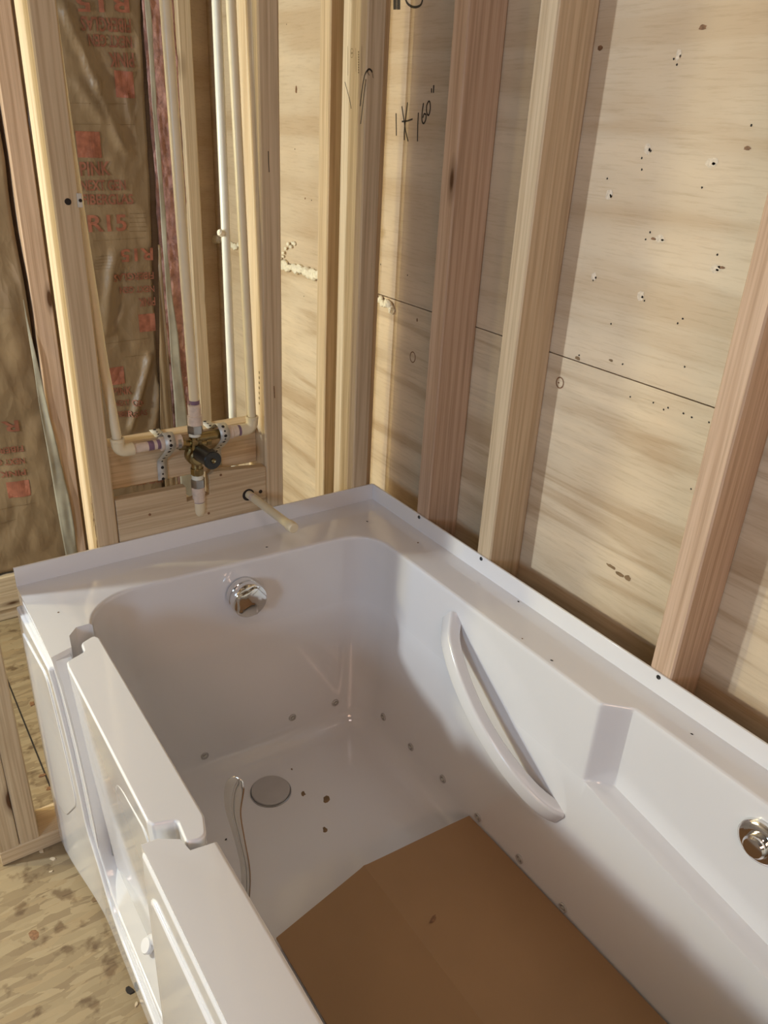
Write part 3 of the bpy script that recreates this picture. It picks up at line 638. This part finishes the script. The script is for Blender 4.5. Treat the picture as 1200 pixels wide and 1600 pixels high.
def rows(i):
    y = Cn[i].y; r = rec(i); a, b = zi(y), zo(y)
    R = [(-.0060-r, 0.0), (-.0032-r, -.0006), (-.0012-r, -.0022), (-.0002-r, -.0048), (-r, -.009)]
    for k in range(1, 7): R.append((-r+.002*k/6, -.009+(a+.008+.009)*k/6))
    R += [(-r+.0022, a+.0055), (-r*.88+.0024, a+.0032), (-r*.5+.0025, a+.0015), (-r*.1+.0026, a+.0004), (.0030, b-.0035)]
    zb = ZF+.045
    for k in range(1, 9): t = k/8; R.append((.003+.010*t, b-.003+(zb-b+.003)*t))
    for k in range(1, 8):
        t = math.radians(90*k/7); R.append((.013+.050*(1-math.cos(t)), zb-.045*math.sin(t)))
    return R
bm = bmesh.new(); grid = []
for i in range(NC):
    R = rows(i); grid.append([bm.verts.new((Cn[i].x-Nn[i].x*d, Cn[i].y-Nn[i].y*d, z)) for d, z in R])
nr = len(grid[0])
for i in range(NC):
    j = (i+1) % NC
    for k in range(nr-1):
        if (indoor(i) or indoor(j)) and grid[i][k+1].co.z > -.34: continue
        bm.faces.new((grid[i][k], grid[j][k], grid[j][k+1], grid[i][k+1]))
bm.faces.new([g[-1] for g in grid])
# deck: one C-shaped polygon opened at the door
order = [i for i in range(NC) if not (indoor(i))]
st = [k for k in range(len(order)) if (order[k]-order[k-1]) % NC > 1][0]; order = order[st:]+order[:st]   # ccw, from just past the door (near side) round to the far side
inner = [grid[i][0] for i in order]
e0 = inner[0].co; e1 = inner[-1].co      # near end, far end
near = [(-.699, e0.y+.004), (-.703, -.658), (-.724, -.644), (X0, -.642)]
far = [(X0, -.238), (-.710, -.226), (-.705, -.195), (-.690, e1.y)]
outer = near+[(X0, YE), (-.0003, YE), (-.0003, -.0003), (X0, -.0003)]+far
ov = [bm.verts.new((x, y, 0)) for x, y in outer]
loop = inner+ov[::-1]        # inner ends at far side; continue with far notch back to the near notch
es = []
for a, b in zip(loop, loop[1:]+loop[:1]):
    e = bm.edges.get((a, b)) or bm.edges.new((a, b)); es.append(e)
bmesh.ops.triangle_fill(bm, edges=es, use_beauty=True)
# notch and outer faces run down
def skirtdown(vs, z):
    prev = vs; ends = [[vs[0]], [vs[-1]]]
    for q in range(1, 9):
        zz = z*q/8
        lo = [bm.verts.new((v.co.x+(_tp(v.co.y, zz)+.001 if v.co.x < -.735 and v.co.y > -.5 else 0), v.co.y, zz)) for v in vs]
        for k in range(len(vs)-1): bm.faces.new((prev[k], prev[k+1], lo[k+1], lo[k]))
        prev = lo; ends[0].append(lo[0]); ends[1].append(lo[-1])
    return ends
def _tp(y, z):
    k = max(0, min(1, -y/.26)); k = k*k*(3-2*k)
    return .028*k*(1-math.exp(-max(0, -z)/.25))
skirtdown([ov[3], ov[4], ov[5], ov[6]], -.58) if False else None
eN = skirtdown([inner[0]]+ov[:4]+ov[4:5], -.49)[0]
eF = skirtdown([ov[7]]+ov[8:12]+[inner[-1]], -.49)[1]
for chain, i in ((eN, order[0]), (eF, order[-1])):      # close the wall end between notch and basin
    g = [v for v in grid[i] if v.co.z > -.44]
    bm.faces.new(g+chain[:0:-1])
obj('tub_shell', bm, M_ACR, tub, smooth=28)
# flanges
fh = .0365
bm = bmesh.new()
fp = [(X0, -.0045), (-.0035, -.0045), (-.0035, -.0003), (X0, -.0003)]
box(X0, -.004, -.0045, -.0003, -.002, fh, bm); obj('far_flange', bm, M_ACR, tub, bevel=.0012)
obj('right_flange', box(-.0045, -.0003, YE, -.0015, -.002, fh-.001), M_ACR, tub, bevel=.0012)
for px, py in ((655, 808), (752, 873), (1029, 1058)):
    c = at(px, py, 0, -.0045); obj('flange_screw', lathe((-.0043, c.y, c.z), (-1, 0, 0), [(0, 0), (0, .0036), (.0012, .0036), (.0022, .0025), (.0016, 0)], 16), M_BLK, tub)
# side apron: an outline with a door cut-out, tapering inward below the door
def taper(y, z):
    k = max(0, min(1, -y/.26)); k = k*k*(3-2*k)
    return .028*k*(1-math.exp(-max(0, -z)/.25))
def pillow(poly, x_in, x_out, r, name, mat, parent, tp=None, sub=True):
    """a thin moulded panel: a (y,z) outline with a rounded edge, its face at x_out"""
    P = [Vector((p[0], p[1])) for p in poly]; A2 = sum(P[k-1].x*P[k].y-P[k].x*P[k-1].y for k in range(len(P))); sg = 1 if A2 > 0 else -1
    N = []
    for k in range(len(P)): t = (P[(k+1) % len(P)]-P[k-1]).normalized(); N.append(Vector((t.y, -t.x))*sg)
    bm = bmesh.new(); R = []; d = x_out-x_in; sd = 1 if d > 0 else -1; r2 = min(r, abs(d))
    for ins, x in [(0, x_in), (0, x_out-sd*r2)]+[(r*(1-math.cos(math.radians(a))), x_out-sd*r2*(1-math.sin(math.radians(a)))) for a in (22, 45, 68, 90)]:
        R.append([bm.verts.new((x, p.x-n.x*ins, p.y-n.y*ins)) for p, n in zip(P, N)])
    m = len(P)
    for a, b in zip(R, R[1:]):
        for k in range(m): bm.faces.new((a[k], a[(k+1) % m], b[(k+1) % m], b[k]))
    es = [bm.edges.get((R[-1][k], R[-1][(k+1) % m])) for k in range(m)]
    g = bmesh.ops.triangle_fill(bm, edges=es, use_beauty=True)
    inn = set(f for f in g['geom'] if isinstance(f, bmesh.types.BMFace))
    if sub:
        ee = set(e for f in inn for e in f.edges if all(q in inn for q in e.link_faces) and e.calc_length() > .04)
        bmesh.ops.subdivide_edges(bm, edges=list(ee), cuts=5, use_grid_fill=True); bmesh.ops.triangulate(bm, faces=[f for f in bm.faces if len(f.verts) > 4])
    if tp:
        for v in bm.verts: v.co.x += tp(v.co.y, v.co.z)
    o = obj(name, bm, mat, parent, smooth=50)
    w = o.modifiers.new('wn', 'WEIGHTED_NORMAL'); w.keep_sharp = True; w.weight = 80
    return o
def dens(pl, step=.03):
    out = []
    for a, b in zip(pl, pl[1:]+pl[:1]):
        a = Vector(a); b = Vector(b); n = max(1, int((b-a).length/step))
        for k in range(n): out.append(a.lerp(b, k/n))
    return out
cut = rpoly([(-.238, -.004), (-.238, -.505), (-.640, -.505), (-.640, -.30)], [0, .10, .06, 0], 10)
far_panel = [(-.0005, -.004)]+[(p.x, p.y) for p in cut[:12]]+[(-.45, -.505), (-.45, -.545)]
band = dens([Vector(p) for p in [(-.0015, -.010), (-.236, -.010)]]+[Vector((p.x, p.y)) for p in rpoly([(-.236, -.2), (-.238, -.505), (-.640, -.505), (-.641, -.43)], [0, .10, .03, 0], 10)]+[Vector(p) for p in [(-.641, -.60), (-.641, -.622), (-.0015, -.622)]])
pillow(band, -.715, -.7428, .004, 'side_apron', M_ACR2, tub, taper)
# raised panels on the apron
rp = dens(rpoly([(-.002, -.038), (-.212, -.038), (-.212, -.40), (-.30, -.535), (-.60, -.560), (-.64, -.575), (-.64, -.612), (-.002, -.612)], [.006, .006, .10, .12, .05, .006, .01, .01], 8))
pillow(rp, -.741, -.7500, .0045, 'raised_apron_panel', M_ACR2, tub, taper)
rp2 = dens(rpoly([(-.020, -.075), (-.175, -.075), (-.185, -.36), (-.10, -.46), (-.03, -.47)], [.02, .02, .08, .05, .02], 8))
pillow(rp2, -.749, -.7520, .0030, 'decorative_inset', M_ACR2, tub, taper)
# recess behind the door and its sloping sill
bm = bmesh.new()
pr_ = [(-.690, -.25), (-.690, -.452), (-.7155, -.500), (-.7155, -.52), (-.668, -.52), (-.668, -.25)]
A = [bm.verts.new((x, -.230, z)) for x, z in pr_]; Bq = [bm.verts.new((x, -.648, z)) for x, z in pr_]
for k in range(len(pr_)): bm.faces.new((A[k], A[(k+1) % 6], Bq[(k+1) % 6], Bq[k]))
bm.faces.new(A); bm.faces.new(Bq[::-1])
obj('door_sill', bm, M_ACR2, tub, bevel=.006, bseg=3)
obj('jamb_back', box(-.692, -.672, -.262, -.228, -.49, -.10), M_ACR2, tub)
bm = lathe((-.700, -.435, -.462), (-.8, 0, .55), [(0, .0135), (.006, .0135), (.0085, .0115), (.0088, 0)], 28)
obj('sill_cap', bm, M_ACR2, tub)
# fixed panel near the camera
fpoly = rpoly([(-.6425, -.003), (YE, -.003), (YE, -.62), (-.6425, -.62)], [.010, .0, .0, .004], 6)
pillow(dens(fpoly), -.715, -.7455, .008, 'fixed_side_panel', M_ACR2, tub, None, False)
ep = rpoly([(-.668, -.047), (YE+.04, -.047), (YE+.04, -.54), (-.668, -.54)], .020, 8)
pillow(dens(ep), -.744, -.7490, .0050, 'raised_side_panel', M_ACR2, tub, None, False)
# door
dr = empty('door', (-.70, -.44, -.40)); dr.parent = tub; dr.location = Vector((-.70, -.44, -.40+H))-Vector(tub.location)
dpl = rpoly([(-.728, -.272), (-.726, -.258), (-.697, -.246), (-.695, -.222), (-.672, -.211), (-.6655, -.222), (-.6655, -.640), (-.676, -.672), (-.6995, -.666), (-.6965, -.630), (-.7225, -.6215), (-.7265, -.612)],
            [.010, .007, .006, .009, .008, .010, .02, .012, .0055, .006, .007, .010], 6)
bm = bmesh.new(); rg = []
for z, ins, sh in ((0.0000, .0036, 0), (-.0007, .0018, 0), (-.0020, .0006, 0), (-.0045, 0, 0), (-.06, 0, .003), (-.20, 0, .011), (-.36, 0, .022), (-.445, 0, .0275)):
    ring = []; cx = sum(p.x for p in dpl)/len(dpl)
    for k, p in enumerate(dpl):
        a = dpl[k-1]; b = dpl[(k+1) % len(dpl)]; t = (b-a).normalized(); nrm = Vector((t.y, -t.x))
        q = p
        # inward offset for the eased top edge
        q = p+Vector((-nrm.x, -nrm.y))*ins*dsgn if False else p.copy()
        ring.append([q, nrm])
    rg.append((z, ins, sh, ring))
area2 = sum(dpl[k-1].x*dpl[k].y-dpl[k].x*dpl[k-1].y for k in range(len(dpl))); sg = 1 if area2 > 0 else -1
vr = []
for z, ins, sh, ring in rg:
    row = []
    for q, nrm in ring:
        p = q-nrm*sg*ins
        if p.x < -.705: p = Vector((p.x+sh, p.y))
        row.append(bm.verts.new((p.x, p.y, z)))
    vr.append(row)
n_ = len(vr[0])
for a, b in zip(vr, vr[1:]):
    for k in range(n_): bm.faces.new((a[k], a[(k+1) % n_], b[(k+1) % n_], b[k]))
bm.faces.new(vr[0]); bm.faces.new(vr[-1][::-1])
o = obj('door_panel', bm, M_ACR, dr, smooth=50); w_ = o.modifiers.new('wn', 'WEIGHTED_NORMAL'); w_.weight = 80
dpan = rpoly([(-.42, -.060), (-.605, -.030), (-.605, -.41), (-.55, -.425)], [.10, .02, .03, .08], 8)
pillow(dens(dpan), -.720, -.7285, .004, 'raised_door_panel', M_ACR2, dr, lambda y, z: .011*(-z)/.2*1.12, False)
# chrome lever handle on the inside of the door
hp = smoothpts([(-.6655, -.600, -.300), (-.640, -.603, -.298), (-.612, -.604, -.270), (-.602, -.603, -.215), (-.600, -.600, -.170), (-.604, -.594, -.120), (-.608, -.588, -.075), (-.606, -.587, -.045), (-.603, -.588, -.030), (-.600, -.589, -.022), (-.599, -.590, -.018)], 5)
n = len(hp); wd = []
for i in range(n):
    t = i/(n-1); wd.append((.0070+.0068*math.exp(-((t-.72)/.17)**2))*(1 if t < .80 else max(.12, math.sqrt(max(0, 1-((t-.80)/.20)**2)))))
c_, s_ = math.cos(.75), math.sin(.75)
prof = [(u*c_-v*s_, u*s_+v*c_) for u, v in [(-.10, -1), (.12, -.93), (.20, -.6), (.16, -.25), (.34, 0), (.16, .25), (.20, .6), (.12, .93), (-.10, 1), (-.22, .6), (-.28, 0), (-.22, -.6)]]
obj('lever_handle', tube(hp, wd, bm=None, prof=prof, up=(0, 0, 1)), M_CHR, dr, smooth=45, label='curved chrome lever handle')
obj('handle_boss', lathe((-.666, -.600, -.300), (1, 0, 0), [(0, .02), (.006, .02), (.010, .014), (.010, 0)], 24), M_CHR, dr)
# grab bar
gb = [(-.094, -.408, -.048), (-.104, -.418, -.056), (-.122, -.440, -.073), (-.136, -.480, -.100), (-.144, -.520, -.126), (-.147, -.560, -.152), (-.145, -.600, -.177), (-.138, -.640, -.202), (-.124, -.680, -.228), (-.108, -.706, -.244), (-.096, -.716, -.250)]
P = smoothpts(gb, 4); n = len(P); rr = [.0185+.0035*abs(2*i/(n-1)-1)**2 for i in range(n)]
prof = [(p.x, p.y) for p in rpoly([(-.62, -.85), (.62, -.85), (.62, .85), (-.62, .85)], .26, 4)]
obj('grab_bar', tube(P, rr, prof=prof, up=(-1, 0, 0)), M_ACR, tub, smooth=50, label='curved white grab bar moulded on the right inner wall')
# overflow rotary knob
kc = at(386, 937, 1, -.150); kb = Vector((kc.x+.005, -.118, kc.z-.003))
ov_ = obj('overflow_knob', lathe(kb, (0, -1, 0), [(0, .0325), (.012, .0325), (.013, .029), (.018, .029), (.019, .0335), (.022, .0345), (.034, .0345), (.037, .0335), (.0385, .030), (.0385, 0)], 48), M_CHR, tub, label='round chrome overflow knob')
bm = bmesh.new(); R = []
for h_, s_ in ((.0380, 1.0), (.0425, .93), (.0440, .80)):
    R.append([bm.verts.new((kb.x+math.cos(a)*.030*s_*(1+.07*math.cos(5*a)), kb.y-h_, kb.z+math.sin(a)*.030*s_*(1+.07*math.cos(5*a)))) for a in [2*math.pi*k/60 for k in range(60)]])
for a, b in zip(R, R[1:]):
    for k in range(60): bm.faces.new((a[k], a[(k+1) % 60], b[(k+1) % 60], b[k]))
bm.faces.new(R[-1]); obj('knob_face', bm, M_CHR, ov_)
# drain
dc = at(423, 1237, 2, ZF); dn = empty('drain', (dc.x, dc.y, ZF)); dn.parent = tub; dn.location = Vector((dc.x, dc.y, ZF+H))-Vector(tub.location)
M_DRN = plain('satin_drain_cover', (0.50, 0.48, 0.46), rough=0.35, metal=0.3, vary=0.03)
obj('drain_ring', lathe((dc.x, dc.y, ZF), (0, 0, 1), [(0, .0415), (.0012, .0412), (.0018, .040), (.0004, .0385), (.0003, .036)], 48), M_NUT, dn)
obj('drain_cover', lathe((dc.x, dc.y, ZF), (0, 0, 1), [(.0005, .0385), (.005, .0385), (.0062, .0375), (.0066, .034), (.0068, 0)], 48), M_DRN, dn)
# air jets
def jet(c, nrm):
    j = obj('air_jet', lathe(c, nrm, [(-.002, .0085), (.0015, .0085), (.0028, .0072), (.0022, .0055), (.0010, .0050)], 24), M_DRN, tub)
    obj('jet_nozzle', lathe(c, nrm, [(.0004, .0050), (.0004, .0034), (.0026, .0030), (.0030, .0022), (.0030, 0)], 18), M_GAL, j)
JZ = -.412
def wall_d(z): return .003+.010*max(0, min(1, (-.153-z)/(-.153-(ZF+.045))))
for px, py in ((320, 1181), (457, 1121), (524, 1098)):
    c = at(px, py, 1, BF-.003-.012); fy = BF-.018+.030*(BR-c.x)/(BR-BL)-wall_d(c.z); c = at(px, py, 1, fy); jet((c.x, fy, c.z), (0, -1, .03))
for px, py in ((599, 1120), (642, 1167), (692, 1217), (747, 1277), (812, 1342), (880, 1418)):
    x = BR-wall_d(-.42); c = at(px, py, 0, x); jet((x, c.y, c.z), (-1, 0, .03))
# chrome control on the recessed wall
cc = at(1186, 1318, 0, -.068)
cb = obj('control_button', lathe((BR+.034-.003, cc.y, cc.z), (-1, 0, 0), [(-.002, .031), (.003, .031), (.006, .028), (.008, .022), (.007, .0165), (.016, .0155), (.019, .013), (.0195, 0)], 40), M_CHR, tub, label='round chrome push button')

# ------------------------------------------------------------------ cardboard in the tub
cz = -.420
card = empty('cardboard_carton', (-.32, -.92, ZF), 'flattened brown cardboard carton lying in the bottom of the tub', 'cardboard')
def cz_(x, y):
    d = max(0, -.343-x); return cz-.15*d
bm = bmesh.new(); xs = [-.1125, -.16, -.22, -.28, -.335, -.343, -.351, -.40, -.46, -.526]
ys = lambda x: -.532+.012*(1-abs(x+.343)/.23)+(-.012*max(0, -.343-x)/.18)
top = []; bot = []
for x in xs:
    c0 = []; c1 = []
    for j in range(13):
        y = ys(x)+(-1.30-ys(x))*j/12; z = cz_(x, y)+.0012*noise.noise(Vector((x*9, y*9, 1)))
        if abs(x+.343) < .001: z += .0012
        c0.append(bm.verts.new((x, y, z))); c1.append(bm.verts.new((x, y, z-.004)))
    top.append(c0); bot.append(c1)
for i in range(len(xs)-1):
    for j in range(12):
        bm.faces.new((top[i][j], top[i][j+1], top[i+1][j+1], top[i+1][j])); bm.faces.new((bot[i][j], bot[i+1][j], bot[i+1][j+1], bot[i][j+1]))
for i in range(len(xs)-1):
    bm.faces.new((top[i][0], top[i+1][0], bot[i+1][0], bot[i][0])); bm.faces.new((top[i][12], bot[i][12], bot[i+1][12], top[i+1][12]))
for j in range(12):
    bm.faces.new((top[0][j], bot[0][j], bot[0][j+1], top[0][j+1])); bm.faces.new((top[-1][j], top[-1][j+1], bot[-1][j+1], bot[-1][j]))
obj('top_panel', bm, M_CARD, card, smooth=25)
obj('lower_layers', box(-.33, -.16, -1.29, -.56, ZF+.001, cz-.012), M_CARD, card, bevel=.002)
bm = tube([(-.118, -.5335, cz-.003), (-.135, -.532, cz-.003)], .0022, 8); obj('black_flap_tip', bm, M_HOLE, card)  # black tip at the open flap end of the carton
c = at(677, 1436, 2, cz+.001); bm = bmesh.new(); bm.faces.new([bm.verts.new((c.x+math.cos(a)*.008*(1+.3*math.sin(3*a))-math.sin(a)*.002, c.y+math.sin(a)*.003+math.cos(a)*.004, cz+.0012)) for a in [2*math.pi*k/12 for k in range(12)]])
obj('scuff', bm, M_KNOT, card)

# ------------------------------------------------------------------ crumbs, chips and floor bits
def chip(px, py, z, r, mat, name, label, cat, el=1.6, h=.0015):
    c = at(px, py, 2, z); a0 = random.uniform(0, 3.1); bm = bmesh.new(); n = 9; lo = []; hi = []
    for k in range(n):
        a = 2*math.pi*k/n; q = 1+random.uniform(-.3, .3); x = math.cos(a)*r*el*q; y = math.sin(a)*r*q
        X = c.x+x*math.cos(a0)-y*math.sin(a0); Y = c.y+x*math.sin(a0)+y*math.cos(a0)
        lo.append(bm.verts.new((X, Y, z+.0002))); hi.append(bm.verts.new((X*.8+c.x*.2, Y*.8+c.y*.2, z+h*random.uniform(.7, 1.2))))
    bm.faces.new(lo); bm.faces.new(hi[::-1])
    for k in range(n): bm.faces.new((lo[k], lo[(k+1) % n], hi[(k+1) % n], hi[k]))
    setp(obj(name, bm, mat), label, cat)
chip(474, 1240, ZF, .0042, M_CHIP, 'wood_chip', 'slim brown wood chip just right of the drain cover', 'wood chip')
chip(510, 1249, ZF, .0060, M_CHIP, 'wood_chip', 'largest brown wood chip on the tub floor', 'wood chip')
chip(508, 1297, ZF, .0042, M_CHIP, 'wood_chip', 'small brown wood chip on the tub floor nearest the cardboard', 'wood chip')
chip(353, 1312, ZF, .0016, M_HOLE, 'crumb', 'tiny dark crumb on the tub floor left of the chrome lever', 'crumb')
chip(456, 1202, ZF, .0016, M_CHIP, 'crumb', 'tiny crumb on the tub floor beyond the drain', 'crumb')
for px, py, r, l in ((810, 940, .0016, 'black crumb on the right deck between the second screw and the third stud'), (417, 855, .0014, 'dark crumb on the far deck left of the capped pipe'),
                     (862, 1032, .0014, 'dark crumb on the right deck above the grab bar'), (574, 815, .0016, 'crumb on the far deck near the corner of the flanges'),
                     (816, 998, .0010, 'faint crumb on the right deck left of the long bar end'), (1081, 1147, .0013, 'small crumb on the right deck above the armrest recess'),
                     (91, 957, .0010, 'pale speck on the left corner of the deck'), (653, 848, .0016, 'faint crumb on the deck near the first flange screw')):
    chip(px, py, 0.0, r, M_CHIP if 'faint' in l or 'pale' in l else M_HOLE, 'crumb', l, 'crumb', h=.0008)
chip(53, 1463, FZ, .008, M_KNOT, 'floor_knot', 'dark oval chip on the floor boards at the lower left', 'wood chip', h=.0006)
for px, py, r, m, l in ((65, 1330, .004, M_SHAV, 'pale shaving on the floor under the bottom plate'), (83, 1342, .004, M_SHAV, 'pale shaving on the floor close to the tub base'),
                        (80, 1340+22, .0025, M_SHAV, 'smallest pale shaving on the floor close to the tub base'), (204, 1548, .006, M_HOLE, 'black crumb on the floor against the tub base'),
                        (213, 1570, .003, M_SHAV, 'pale bit on the floor against the tub base at the bottom'), (148, 1405, .006, M_CHIP, 'brown chip on the floor beside the tub base'),
                        (66, 1212, .005, M_KNOT, 'dark nail spot on the floor behind the doubled studs, upper'), (77, 1232, .005, M_KNOT, 'dark nail spot on the floor behind the doubled studs, lower'),
                        (50, 1100, .006, M_KNOT, 'dark nail spot on the floor between tub and far studs')):
    chip(px, py, FZ, r, m, 'floor_chip', l, 'wood chip', h=.002)
# seam between floor sheets
a = at(9, 1060, 2, FZ); b = at(78, 1225, 2, FZ)
so = obj('floor_seam', ribbon([Vector((a.x, a.y+.3, FZ)), Vector((b.x, b.y-.25, FZ))], .0035, (0, 0, 1), off=.0004), M_HOLE, kind='structure'); so.name = 'trim_1'
